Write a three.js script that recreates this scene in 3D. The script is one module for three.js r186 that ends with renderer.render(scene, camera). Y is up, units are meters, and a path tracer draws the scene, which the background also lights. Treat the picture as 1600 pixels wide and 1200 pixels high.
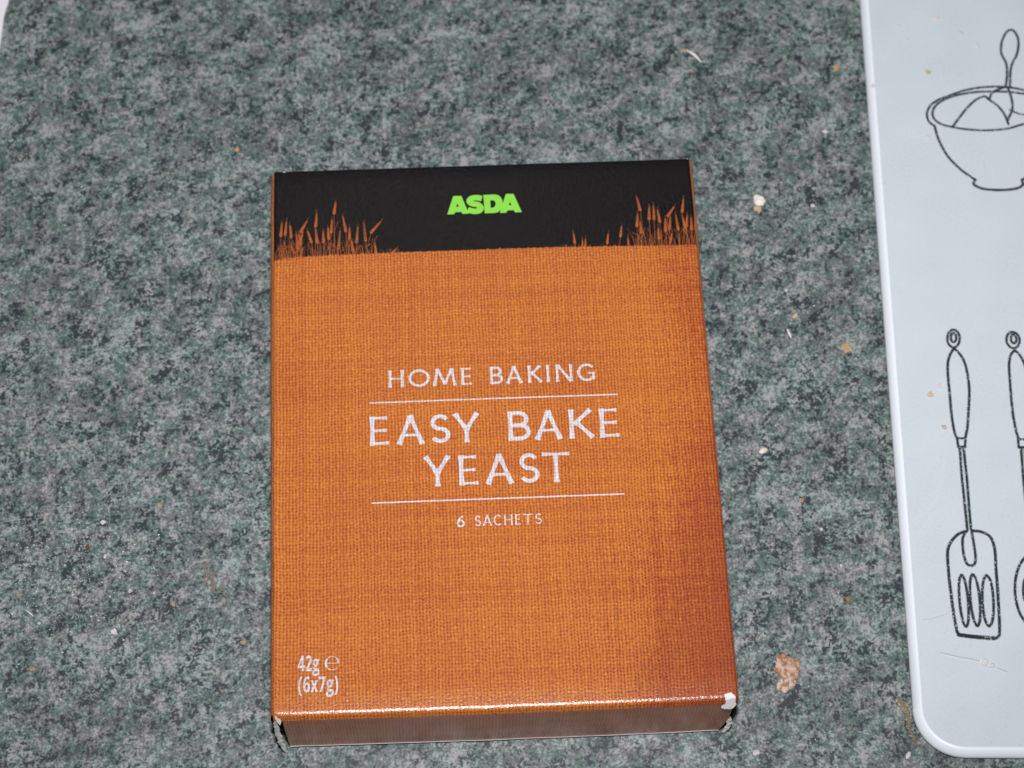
import * as THREE from 'three';
import { RectAreaLightUniformsLib } from 'three/addons/lights/RectAreaLightUniformsLib.js';
import { mergeGeometries } from 'three/addons/utils/BufferGeometryUtils.js';

// ---------------------------------------------------------------- camera, light, exposure
const scene = new THREE.Scene();
const camera = new THREE.PerspectiveCamera(18.065, 4 / 3, 0.02, 20);
const EYE = new THREE.Vector3(-0.00878, 0.44103, 0.20925);
const FORWARD = new THREE.Vector3(0.026813, -0.889497, -0.456155);
const UP = new THREE.Vector3(0.034795, 0.456873, -0.888851);
camera.position.copy(EYE);
camera.up.copy(UP);
camera.lookAt(EYE.clone().add(FORWARD));
camera.focus = 0.455;
camera.userData.fStop = 26;
scene.add(camera);

const renderer = new THREE.WebGLRenderer({ antialias: true });
renderer.toneMapping = THREE.LinearToneMapping;
renderer.toneMappingExposure = 1;
renderer.shadowMap.enabled = true;
RectAreaLightUniformsLib.init();

// the flash on top of the photographer's camera
const flash = new THREE.SpotLight(0xfdfcff, 1.05, 0, 0.62, 1, 2);
flash.name = 'camera_flash_light';
flash.position.copy(EYE).addScaledVector(UP, 0.082).addScaledVector(FORWARD, -0.01);
flash.target.position.set(0.004, 0, -0.11);          // its beam runs parallel to the lens
flash.castShadow = true;
flash.shadow.radius = 0.8;
flash.shadow.mapSize.set(2048, 2048);
flash.shadow.camera.near = 0.1; flash.shadow.camera.far = 2;
scene.add(flash, flash.target);
// faint light of the kitchen round the worktop
scene.background = new THREE.Color().setRGB(0.028, 0.028, 0.03);

// ---------------------------------------------------------------- helpers
const MM = 0.001;
let seed = 12345;
const rnd = () => { seed = (seed * 1664525 + 1013904223) >>> 0; return seed / 4294967296; };
const rr = (a, b) => a + (b - a) * rnd();
const clamp = (v, a = 0, b = 1) => Math.min(b, Math.max(a, v));
const sst = (a, b, v) => { const t = clamp((v - a) / (b - a)); return t * t * (3 - 2 * t); };
const mix = (a, b, t) => a + (b - a) * t;
const PERM = new Uint16Array(4096);
{ const p = [...Array(2048).keys()]; for (let i = 2047; i > 0; i--) { const j = Math.floor(rnd() * (i + 1)); [p[i], p[j]] = [p[j], p[i]]; } for (let i = 0; i < 4096; i++) PERM[i] = p[i & 2047]; }
const GX = new Float32Array(2048), GY = new Float32Array(2048);
for (let i = 0; i < 2048; i++) { const a = rnd() * Math.PI * 2; GX[i] = Math.cos(a); GY[i] = Math.sin(a); }
// gradient noise, about -1..1; per = whole number of cells before it repeats
function pn(x, y, per = 1024, s = 0) {
  const xf = Math.floor(x), yf = Math.floor(y), fx = x - xf, fy = y - yf;
  const x0 = ((xf % per) + per) % per, y0 = ((yf % per) + per) % per, x1 = (x0 + 1) % per, y1 = (y0 + 1) % per;
  const h = (a, b) => PERM[(PERM[(a + s * 37) & 2047] + b) & 2047];
  const a = h(x0, y0), b = h(x1, y0), c = h(x0, y1), d = h(x1, y1);
  const u = fx * fx * fx * (fx * (fx * 6 - 15) + 10), v = fy * fy * fy * (fy * (fy * 6 - 15) + 10);
  const n0 = GX[a] * fx + GY[a] * fy, n1 = GX[b] * (fx - 1) + GY[b] * fy, n2 = GX[c] * fx + GY[c] * (fy - 1), n3 = GX[d] * (fx - 1) + GY[d] * (fy - 1);
  return (mix(mix(n0, n1, u), mix(n2, n3, u), v)) * 1.5;
}
function hash(i, j = 0) { return PERM[(PERM[(i & 2047)] + j) & 2047] / 2047; }
function dataTex(w, h, data, srgb, wrap) {
  const t = new THREE.DataTexture(data, w, h, THREE.RGBAFormat);
  t.magFilter = THREE.LinearFilter; t.minFilter = THREE.LinearFilter;
  if (srgb) t.colorSpace = THREE.SRGBColorSpace;
  t.wrapS = t.wrapT = wrap ? THREE.RepeatWrapping : THREE.ClampToEdgeWrapping;
  t.needsUpdate = true;
  return t;
}
const taken = {};
function numbered(n) { const k = taken[n] = (taken[n] ?? -1) + 1; return k ? n + '_' + String(k).padStart(3, '0') : n; }
function mesh(name, geo, mat, parent) {
  const m = new THREE.Mesh(geo, mat); m.name = parent === scene ? numbered(name) : name;
  m.castShadow = m.receiveShadow = true; parent.add(m); return m;
}
function tag(o, label, category, group, kind) {
  Object.assign(o.userData, label ? { label } : {}, category ? { category } : {}, group ? { group } : {}, kind ? { kind } : {}); return o;
}
function thing(name, label, category, group) { const g = new THREE.Group(); g.name = numbered(name); scene.add(g); return tag(g, label, category, group); }
// grid surface from parameter lists; f(s, t) -> [x, y, z, u, v] in millimetres / uv
function gridSurface(S, Tt, f, flip) {
  const pos = [], uv = [], idx = [];
  for (const t of Tt) for (const s of S) { const p = f(s, t); pos.push(p[0] * MM, p[1] * MM, p[2] * MM); uv.push(p[3] ?? 0, p[4] ?? 0); }
  const n = S.length;
  for (let j = 0; j < Tt.length - 1; j++) for (let i = 0; i < n - 1; i++) {
    const a = j * n + i, b = a + 1, c = a + n, d = c + 1;
    flip ? idx.push(a, b, c, b, d, c) : idx.push(a, c, b, b, c, d);
  }
  const g = new THREE.BufferGeometry();
  g.setAttribute('position', new THREE.Float32BufferAttribute(pos, 3)); g.setAttribute('uv', new THREE.Float32BufferAttribute(uv, 2));
  g.setIndex(idx); g.computeVertexNormals(); return g;
}
const lin = (a, b, n) => Array.from({ length: n + 1 }, (_, i) => a + (b - a) * i / n);

// ---------------------------------------------------------------- pendant lamp over the far side of the worktop (mirrored faintly in the black print)
{
  const lamp = thing('pendant_lamp', 'dim white pendant lamp hanging beyond the worktop', 'lamp');
  lamp.position.set(-0.02, 1.42, -0.92);
  const shade = new THREE.LatheGeometry([[0.02, 0.16], [0.05, 0.15], [0.15, 0.02], [0.152, 0.018], [0.148, 0.02], [0.05, 0.143], [0.02, 0.15]].map(([x, y]) => new THREE.Vector2(x, y)), 40);
  mesh('lamp_shade', shade, new THREE.MeshStandardMaterial({ color: 0xd8d4cc, roughness: 0.7, side: THREE.DoubleSide }), lamp);
  mesh('cord', new THREE.CylinderGeometry(0.003, 0.003, 0.9, 10).translate(0, 0.6, 0), new THREE.MeshStandardMaterial({ color: 0xcccccc, roughness: 0.6 }), lamp);
  mesh('diffuser', new THREE.CylinderGeometry(0.125, 0.125, 0.006, 40).translate(0, 0.035, 0), new THREE.MeshStandardMaterial({ color: 0xdddddd, roughness: 0.6, emissive: 0xfff6ee, emissiveIntensity: 0.6 }), lamp);
  const l = new THREE.RectAreaLight(0xfff6ee, 2, 0.21, 0.21); l.name = 'pendant_lamp_light';
  l.position.set(-0.02, 1.42 + 0.028, -0.92); l.lookAt(-0.02, 0, -0.92); scene.add(l);
}

// ---------------------------------------------------------------- worktop of speckled green-grey laminate
{
  const N = 2048, TILE = 256;            // millimetres before the decor repeats
  const col = new Uint8Array(N * N * 4), bmp = new Uint8Array(N * N * 4);
  // tone runs from near-black flecks over green-grey and mauve-grey to pale chips
  const DARK = [38, 44, 50], GREEN = [87, 107, 100], GREY = [109, 112, 112], PALE = [156, 163, 164], PINK = [163, 160, 159];
  for (let j = 0; j < N; j++) for (let i = 0; i < N; i++) {
    const x = i / N, y = j / N;                                     // noise cell counts per tile
    const f1 = pn(x * 450, y * 450, 450, 1), f2 = pn(x * 240, y * 240, 240, 2), f3 = pn(x * 760, y * 760, 760, 3);
    const m1 = pn(x * 122, y * 122, 122, 4), m2 = pn(x * 74, y * 74, 74, 5), m3 = pn(x * 174, y * 174, 174, 6);
    const b1 = pn(x * 47, y * 47, 47, 7), b2 = pn(x * 19, y * 19, 19, 8);
    const dg = pn((x + y) * 44, (x - y) * 24, 1056, 9), dh = pn((x + y) * 128, (x - y) * 86, 5504, 10);
    const tone = 0.2 * b2 + 0.3 * b1 + 0.38 * m1 + 0.46 * f2 + 0.5 * f1 + 0.46 * f3 - 0.24 * dg;
    const hue = sst(-0.4, 0.4, 0.6 * m2 + 0.35 * m3 + 0.2 * f2 + 0.25 * b2);
    const pink = sst(-0.25, 0.4, m3 * 0.6 - (hue - 0.5) * 0.5 + 0.3 * f1 + 0.3 * b1);
    const clump = sst(0.2, 0.5, 0.5 * dg + 0.45 * dh - 0.4 * f2 - 0.45 * f1 - 0.3 * f3 - 0.25 * m1);
    const pale = sst(-0.06, 0.66, tone), low = sst(0.06, -0.78, tone);
    const k = (j * N + i) * 4, gr = 1 + (hash(i * 7 + j * 131, j * 3 + i) - 0.5) * 0.2;
    for (let q = 0; q < 3; q++) {
      let v = mix(GREY[q], GREEN[q], hue);
      v = mix(v, mix(PALE[q], PINK[q], pink), pale * 0.9);
      v = mix(v, DARK[q], low * 0.62);
      v = mix(v, DARK[q], clump * 0.8);
      col[k + q] = clamp(v * gr, 0, 255);
    }
    col[k + 3] = 255;
    const h = 128 + 60 * f1 + 50 * f3 + (hash(i * 13 + j * 71, j + i * 5) - 0.5) * 60;
    bmp[k] = bmp[k + 1] = bmp[k + 2] = clamp(h, 0, 255); bmp[k + 3] = 255;
  }
  const map = dataTex(N, N, col, true, true), bumpMap = dataTex(N, N, bmp, false, true);
  const top = new THREE.MeshStandardMaterial({ map, bumpMap, bumpScale: 0.000035, roughness: 0.46 });
  const X = 640, Z0 = -330, Z1 = 270, R = 8;
  const prof = []; for (let a = 0; a <= 8; a++) { const q = a / 8 * Math.PI / 2; prof.push([Z1 - R + R * Math.sin(q), -R + R * Math.cos(q)]); }
  const rows = [[Z0, 0], ...prof, [Z1, -38], [Z0, -38]];
  let run = 0;
  const geo = gridSurface([-X, X], rows.map((r, i) => { if (i) run += Math.hypot(r[0] - rows[i - 1][0], r[1] - rows[i - 1][1]); return [...r, run]; }),
    (s, r) => [s, r[1], r[0], s / TILE + 0.37, r[2] / TILE + 0.11]);
  tag(mesh('countertop', geo.toNonIndexed(), top, scene), 'speckled green and grey laminate kitchen countertop', 'countertop', null, 'structure').geometry.computeVertexNormals();
}

// ---------------------------------------------------------------- woven sackcloth print
// threads run both ways about 0.6 mm apart; returns tone 0..1 and a red shift
const PX = 0.64, PY = 0.68;
function weave(x, y) {
  const wx = x + 0.2 * pn(x * 0.13, y * 0.07, 1024, 21) + 0.1 * pn(x * 0.9, y * 0.5, 1024, 22);
  const wy = y + 0.2 * pn(x * 0.06, y * 0.12, 1024, 23) + 0.1 * pn(x * 0.5, y * 0.9, 1024, 24);
  const u = wx / PX, i = Math.round(u), v = wy / PY + 0.55 * (hash(i + 60, 8) - 0.5), j = Math.round(v), fu = u - i, fv = v - j;
  // gaps between the threads, each of its own size
  const a = 0.2 + 0.1 * hash(i * 5 + 3, j * 3 + 1), b = 0.17 + 0.13 * hash(i * 7 + 11, j * 5 + 2);
  const gap = Math.exp(-((fu / a) ** 2 + (fv / b) ** 2)) * (0.15 + 0.95 * hash(i * 3 + 5, j * 7));
  const ci = Math.floor(u), cj = Math.floor(v), over = (ci + cj) & 1, gu = u - ci - 0.5, gv = v - cj - 0.5;
  const nub = over ? Math.exp(-((gu / 0.24) ** 2 + (gv / 0.42) ** 2)) : 0.55 * Math.exp(-((gu / 0.4) ** 2 + (gv / 0.22) ** 2));
  let t = 0.46 + 0.3 * nub * (0.4 + 1.0 * hash(ci * 11 + 1, cj * 3 + 9)) - 0.62 * gap - 0.16 * Math.exp(-((fu / 0.17) ** 2));
  t += 0.09 * (hash(ci + 40, 3) - 0.5) + 0.1 * (hash(cj + 90, 17) - 0.5) + 0.16 * pn(x * 2.4, y * 1.4, 1024, 25);
  return t;
}
const ramp = (t, red) => {                                  // dark gap -> orange -> bright thread (sRGB bytes)
  t = clamp(t, 0, 1.1);
  const d = [146, 68, 40], m = [197, 116, 50], b = [217, 148, 66];
  const c = t < 0.55 ? d.map((q, k) => mix(q, m[k], t / 0.55)) : m.map((q, k) => mix(q, b[k], (t - 0.55) / 0.45));
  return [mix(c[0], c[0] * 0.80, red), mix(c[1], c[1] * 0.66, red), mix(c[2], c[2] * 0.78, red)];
};

// ---------------------------------------------------------------- lettering: flared capitals in a unit box
const arc = (cx, cy, rx, ry, a0, a1, n = 18) => lin(a0, a1, n).map((a) => [cx + rx * Math.cos(a * Math.PI / 180), cy + ry * Math.sin(a * Math.PI / 180)]);
const GLYPH = {
  E: [['s', 0.13, 0, 0.13, 1], ['t', 0.1, 0.065, 0.92, 0.065], ['t', 0.1, 0.5, 0.88, 0.49], ['t', 0.1, 0.935, 1, 0.925]],
  A: [['s', 0.51, 0.02, 0.09, 1], ['s', 0.49, 0, 0.9, 1], ['t', 0.25, 0.68, 0.74, 0.68]],
  S: [['c', [...arc(0.5, 0.29, 0.38, 0.215, -28, -270, 20), ...arc(0.5, 0.715, 0.4, 0.21, -90, 155, 20)]]],
  Y: [['s', 0.07, 0, 0.5, 0.56], ['s', 0.93, 0, 0.5, 0.56], ['s', 0.5, 0.5, 0.5, 1]],
  B: [['s', 0.12, 0, 0.12, 1], ['c', [[0.1, 0.065], [0.5, 0.065], ...arc(0.5, 0.275, 0.32, 0.21, -90, 90, 12), [0.1, 0.485]]], ['c', [[0.1, 0.485], [0.5, 0.485], ...arc(0.52, 0.71, 0.38, 0.225, -90, 90, 12), [0.1, 0.935]]]],
  K: [['s', 0.11, 0, 0.11, 1], ['s', 0.88, 0.02, 0.2, 0.52], ['s', 0.28, 0.42, 0.93, 0.98]],
  T: [['t', 0, 0.065, 1, 0.065], ['s', 0.5, 0.04, 0.5, 1]],
  H: [['s', 0.1, 0, 0.1, 1], ['s', 0.9, 0, 0.9, 1], ['t', 0.1, 0.49, 0.9, 0.49]],
  O: [['c', arc(0.5, 0.5, 0.43, 0.435, 0, 365, 40)]],
  M: [['s', 0.2, 0, 0.06, 1], ['s', 0.2, 0.02, 0.5, 0.9], ['s', 0.8, 0.02, 0.5, 0.9], ['s', 0.8, 0, 0.93, 1]],
  I: [['s', 0.5, 0, 0.5, 1]],
  N: [['s', 0.08, 0, 0.08, 1], ['s', 0.1, 0.02, 0.9, 0.98], ['s', 0.92, 0, 0.92, 1]],
  G: [['c', [...arc(0.52, 0.5, 0.45, 0.435, -42, -318, 30), [0.87, 0.76]]], ['s', 0.88, 0.52, 0.88, 0.9], ['t', 0.58, 0.54, 0.95, 0.54]],
  C: [['c', arc(0.55, 0.5, 0.47, 0.435, -48, -312, 30)]],
  6: [['c', [[0.8, 0.07], [0.5, 0.16], [0.24, 0.4], [0.14, 0.66]]], ['c', arc(0.5, 0.68, 0.36, 0.26, 0, 365, 30)]],
};
function letter(c, ch, x0, x1, y0, y1, w) {                 // millimetres; w = stem width
  const mx = (u) => x0 + (x1 - x0) * u, my = (v) => y0 + (y1 - y0) * v;
  for (const s of GLYPH[ch]) {
    if (s[0] === 'c') {
      c.lineWidth = w * 0.84; c.lineCap = 'butt'; c.lineJoin = 'round'; c.beginPath();
      s[1].forEach(([u, v], i) => (i ? c.lineTo(mx(u), my(v)) : c.moveTo(mx(u), my(v)))); c.stroke();
    } else {
      const ax = mx(s[1]), ay = my(s[2]), bx = mx(s[3]), by = my(s[4]), L = Math.hypot(bx - ax, by - ay), nx = -(by - ay) / L, ny = (bx - ax) / L;
      const W = w * (s[0] === 's' ? 1 : 0.68);
      const at = (t) => W * 0.5 * (0.74 + 0.4 * Math.abs(2 * t - 1) ** 1.6);
      c.beginPath();
      const ts = lin(0, 1, 8);
      ts.forEach((t, i) => { const q = at(t), x = mix(ax, bx, t) + nx * q, y = mix(ay, by, t) + ny * q; i ? c.lineTo(x, y) : c.moveTo(x, y); });
      [...ts].reverse().forEach((t) => { const q = at(t); c.lineTo(mix(ax, bx, t) - nx * q, mix(ay, by, t) - ny * q); });
      c.closePath(); c.fill();
    }
  }
}
const poly = (c, pts) => { c.beginPath(); pts.forEach(([x, y], i) => (i ? c.lineTo(x, y) : c.moveTo(x, y))); c.closePath(); };

// ---------------------------------------------------------------- the yeast carton
const BW = 86, BH = 118.4, BT = 17.8, TEXH = 121.5;          // millimetres
const EARS = [[1.7,13.3,1.5,16.0],[2.6,13.0,2.4,15.8],[3.4,14.0,3.6,16.4],[6.7,13.0,5.5,15.2],[8.8,11.2,8.6,14.0],[12.7,8.8,12.4,11.1],[14.2,12.3,14.7,15.4],[11.9,13.0,11.7,15.6],[5.9,15.6,5.4,18.0],[7.0,15.4,7.7,17.7],[8.6,15.1,8.9,17.8],[10.1,15.6,10.2,17.8],[11.1,14.8,11.2,17.1],[13.5,15.7,13.2,19.4],[15.5,15.0,15.4,17.3],[17.1,14.9,16.9,18.1],[18.4,14.0,18.7,17.8],[21.7,13.6,19.9,15.9],[15.9,18.1,16.1,20.3],[20.6,18.8,20.7,20.9],[24.8,20.1,24.0,21.0],[4.7,16.1,4.9,19.1],[5.2,16.1,5.6,18.0],[61.0,18.1,61.1,20.0],[62.7,19.7,62.6,21.0],[63.3,19.5,63.2,21.0],[68.0,18.4,67.7,20.2],[70.8,16.8,70.5,18.8],[72.0,19.5,72.0,20.8],[74.5,10.0,74.9,12.7],[74.3,13.9,74.0,16.5],[76.8,12.2,76.6,14.9],[77.7,12.1,77.6,14.9],[78.5,13.1,78.7,15.6],[81.8,12.4,80.5,14.3],[83.9,10.8,83.5,13.4],[82.1,14.5,82.4,17.6],[79.9,15.2,79.7,17.9],[80.9,14.9,80.6,17.5],[84.4,14.6,84.1,16.9],[85.2,15.2,85.1,17.7],[83.5,15.0,83.9,17.3],[74.7,15.8,74.8,18.1],[81.0,18.7,80.5,20.6],[78.3,17.4,78.3,19.7],[86.0,14.7,85.9,17.7]];
function frontPrint() {
  const Wp = 1448, Hp = 2046, K = Wp / BW;
  const cv = document.createElement('canvas'); cv.width = Wp; cv.height = Hp;
  const c = cv.getContext('2d');
  // red channel: sackcloth (0) or black band (1); green: white ink; blue: logo ink
  c.fillStyle = '#000'; c.fillRect(0, 0, Wp, Hp);
  c.globalCompositeOperation = 'source-over'; c.setTransform(K, 0, 0, Hp / TEXH, 0, 0);
  const baseY = (x) => 20.92 + 1.0 * Math.exp(-x / 5) + 0.45 * sst(55, 86, x);
  c.fillStyle = '#f00'; c.beginPath(); c.moveTo(-1, -1); c.lineTo(BW + 1, -1);
  for (let x = BW + 1; x >= -1; x -= 0.12) c.lineTo(x, baseY(x) + 0.13 * pn(x * 2.1, 3, 1024, 31) + 0.1 * pn(x * 6, 9, 1024, 32) - 0.9 * Math.max(0, pn(x * 1.6, 5, 1024, 33)) ** 2.5);
  c.closePath(); c.fill();
  // tufts, stalks and ears of wheat in sackcloth
  c.strokeStyle = '#000'; c.fillStyle = '#000'; c.lineCap = 'round';
  const stalk = (pts, w) => { c.lineWidth = w; c.beginPath(); c.moveTo(...pts[0]); c.quadraticCurveTo(...pts[1], ...pts[2]); c.stroke(); };
  for (const [x0, y0, x1, y1] of EARS) {
    const L = Math.hypot(x1 - x0, y1 - y0), dx = (x1 - x0) / L, dy = (y1 - y0) / L;
    for (let k = 0; k < 7; k++) {                           // grains up the ear
      const t = k / 6, px = mix(x1, x0, t), py = mix(y1, y0, t), w = 0.21 * (1 - 0.55 * t) * Math.min(1, L / 2.4);
      for (const s of [-1, 1]) { c.beginPath(); c.ellipse(px - dy * s * w * 0.7, py + dx * s * w * 0.7, w * 0.8, 0.3, Math.atan2(dy, dx) + Math.PI / 2 - s * 0.3, 0, 7); c.fill(); }
    }
    for (let k = 0; k < 3; k++) stalk([[x0, y0], [x0 - dx * 0.5, y0 - dy * 0.6], [x0 - dx * 0.9 + rr(-0.25, 0.25), y0 - dy * rr(0.6, 1.4)]], 0.045);
    const by = baseY(x1) + 0.3, foot = x1 + dx * 2.2 + rr(-0.5, 0.5);
    stalk([[x1, y1], [x1 + dx * 1.2, mix(y1, by, 0.5)], [foot, by]], 0.1);
    if (rnd() < 0.75) stalk([[mix(x1, foot, 0.6), mix(y1, by, 0.6)], [x1 + rr(-0.3, 0.3), mix(y1, by, 0.4)], [x1 + rr(-1.3, 1.3), mix(y1, by, rr(-0.1, 0.6))]], 0.09);
  }
  for (const [a, b, n, h] of [[0.2, 20, 110, 4.4], [0, 6, 30, 4.8], [19, 26, 22, 1.3], [58, 73, 26, 0.9], [73, 86, 85, 4.8], [26, 58, 40, 0.4]])
    for (let k = 0; k < n; k++) { const x = rr(a, b), y = baseY(x) + 0.2, q = h * rr(0.3, 1), l = rr(-0.35, 0.35) * q; stalk([[x, y], [x, y - q * 0.5], [x + l, y - q]], rr(0.04, 0.085)); }
  const ink = (style) => { c.fillStyle = style; c.strokeStyle = style; };
  ink('#0f0');
  const row = (list, a, b, x0, x1, y0, y1, w) => { const f = (q) => x0 + (q - a) / (b - a) * (x1 - x0); for (const [ch, p, q] of list) letter(c, ch, f(p), f(q), y0, y1, w); };
  row([['H', 225, 305], ['O', 328, 440], ['M', 455, 577], ['E', 602, 657], ['B', 750, 817], ['A', 832, 920], ['K', 947, 1021], ['I', 1040, 1062], ['N', 1093, 1177], ['G', 1203, 1298]], 225, 1298, 22.7, 63.55, 47.85, 51.7, 0.63);
  row([['E', 122, 222], ['A', 260, 410], ['S', 440, 542], ['Y', 560, 697], ['B', 847, 967], ['A', 985, 1135], ['K', 1167, 1300], ['E', 1330, 1432]], 122, 1432, 18.85, 67.5, 57.85, 64.2, 1.0);
  row([['Y', 400, 540], ['E', 582, 683], ['A', 718, 872], ['S', 900, 1002], ['T', 1020, 1165]], 400, 1165, 29.17, 57.4, 66.95, 73.4, 1.0);
  row([['6', 578, 624]], 578, 1026, 35.05, 51.45, 79.75, 82.1, 0.42);
  row([['S', 676, 707], ['A', 714, 766], ['C', 772, 818], ['H', 828, 872], ['E', 887, 915], ['T', 929, 977], ['S', 992, 1026]], 578, 1026, 35.05, 51.45, 79.82, 82.05, 0.32);
  c.fillRect(18.83, 54.74, 48.77, 0.29); c.fillRect(18.97, 76.24, 48.63, 0.3);
  const put = (s, x, y, wide, h) => { c.save(); c.translate(x, y); c.font = 'bold 10px sans-serif'; const m = c.measureText(s).width; c.scale(wide / m, h / 7.14); c.fillText(s, 0, 0); c.restore(); };
  put('42g', 4.72, 110.12, 4.0, 3.0);
  put('(6x7g)', 4.66, 114.28, 7.6, 3.05);
  // estimated-contents sign
  { const cx = 11.06, cy = 108.6, r = 1.36;
    const o = arc(cx, cy, r, r, 0, -318, 60).map(([x, y]) => [x, y]);
    const inner = lin(0, -318, 60).map((a) => { const q = a * Math.PI / 180; return [cx + 0.03 + (r - 0.14 - 0.3 * Math.abs(Math.cos(q)) ** 3) * Math.cos(q), cy + (r - 0.13) * Math.sin(q)]; });
    poly(c, [...o, ...inner.reverse()]); c.fill(); c.fillRect(cx - r + 0.2, cy - 0.05, 2 * r - 0.3, 0.11); }
  ink('#00f');
  const logo = (outer, hole) => { poly(c, outer); c.fill(); if (hole) { ink('#f00'); poly(c, hole); c.fill(); ink('#00f'); } };
  logo([[35.45,12.32],[36.84,7.95],[38.5,7.97],[39.9,12.28],[38.57,12.3],[38.35,11.82],[37.14,11.82],[36.84,12.31]], [[37.6,9.77],[37.89,10.55],[37.34,10.56]]);
  logo([[43.01,7.91],[45.18,7.88],[45.78,8.0],[46.21,8.26],[46.62,8.75],[46.83,9.36],[46.89,10.28],[46.54,11.5],[45.79,12.2],[45.0,12.35],[43.1,12.33]], [[44.36,9.3],[44.93,9.26],[45.35,9.61],[45.43,10.15],[45.26,10.76],[44.86,11.05],[44.37,11.06]]);
  c.lineWidth = 1.32; c.lineJoin = 'round'; c.lineCap = 'butt';
  { const s = new THREE.CatmullRomCurve3([[42.66,8.8],[41.61,8.52],[40.55,8.69],[40.14,9.29],[40.57,9.86],[41.81,10.24],[42.33,10.95],[42.02,11.6],[40.96,11.77],[39.7,11.33]].map(([x, y]) => new THREE.Vector3(x, y, 0))).getPoints(60);
    c.beginPath(); s.forEach((p, i) => (i ? c.lineTo(p.x, p.y) : c.moveTo(p.x, p.y))); c.stroke(); }
  logo([[46.18,12.37],[47.61,7.85],[49.19,7.88],[50.69,12.34],[49.32,12.37],[49.05,11.82],[47.77,11.82],[47.51,12.37]], [[48.36,9.8],[48.64,10.58],[48.09,10.59]]);
  const m = c.getImageData(0, 0, Wp, Hp).data, col = new Uint8Array(Wp * Hp * 4), bmp = new Uint8Array(Wp * Hp * 4);
  for (let j = 0; j < Hp; j++) for (let i = 0; i < Wp; i++) {
    const k = (j * Wp + i) * 4, x = i / K, y = j * TEXH / Hp;
    const t = weave(x, y), ti = Math.floor(x / PX);
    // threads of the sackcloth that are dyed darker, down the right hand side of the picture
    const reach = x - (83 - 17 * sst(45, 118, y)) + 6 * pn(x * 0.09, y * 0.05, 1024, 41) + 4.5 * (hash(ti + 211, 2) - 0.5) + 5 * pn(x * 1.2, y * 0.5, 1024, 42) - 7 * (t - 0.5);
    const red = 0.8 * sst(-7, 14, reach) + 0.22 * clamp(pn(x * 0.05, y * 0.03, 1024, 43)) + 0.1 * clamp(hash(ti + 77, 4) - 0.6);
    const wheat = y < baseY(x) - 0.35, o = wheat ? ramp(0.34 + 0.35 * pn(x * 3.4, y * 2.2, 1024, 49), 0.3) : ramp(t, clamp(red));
    const black = m[k] / 255, white = m[k + 1] / 255, green = m[k + 2] / 255;
    const grain = 1 + 0.1 * pn(x * 7, y * 7, 1024, 44);
    const wl = 0.74 + 0.34 * clamp(t);
    for (let q = 0; q < 3; q++) {
      let v = o[q] * (1 + 0.05 * pn(x * 9, y * 9, 1024, 45));
      v = mix(v, [20, 18, 19][q] * grain, black);
      v = mix(v, [232, 225, 230][q] * wl, white);
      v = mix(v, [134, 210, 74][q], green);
      col[k + q] = clamp(v, 0, 255);
    }
    col[k + 3] = 255;
    const h = 128 + 55 * pn(x * 1.7, y * 2.4, 1024, 46) + 45 * pn(x * 5, y * 5, 1024, 47) + (hash(i * 5 + j * 57, j * 11 + i) - 0.5) * 26;
    bmp[k] = bmp[k + 1] = bmp[k + 2] = clamp(h, 0, 255); bmp[k + 3] = 255;
  }
  return [dataTex(Wp, Hp, col, true), dataTex(Wp, Hp, bmp, false)];
}
function clothTexture(wmm, hmm, K, red) {
  const Wp = Math.round(wmm * K), Hp = Math.round(hmm * K), col = new Uint8Array(Wp * Hp * 4);
  for (let j = 0; j < Hp; j++) for (let i = 0; i < Wp; i++) {
    const x = i / K + 131, y = j / K + 57, k = (j * Wp + i) * 4, o = ramp(weave(x, y), clamp(red + 0.25 * pn(x * 0.08, y * 0.3, 1024, 48)));
    col[k] = o[0]; col[k + 1] = o[1]; col[k + 2] = o[2]; col[k + 3] = 255;
  }
  return dataTex(Wp, Hp, col, true, true);
}
const cardMat = new THREE.MeshStandardMaterial({ color: 0xe6e1de, roughness: 0.85 });
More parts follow.
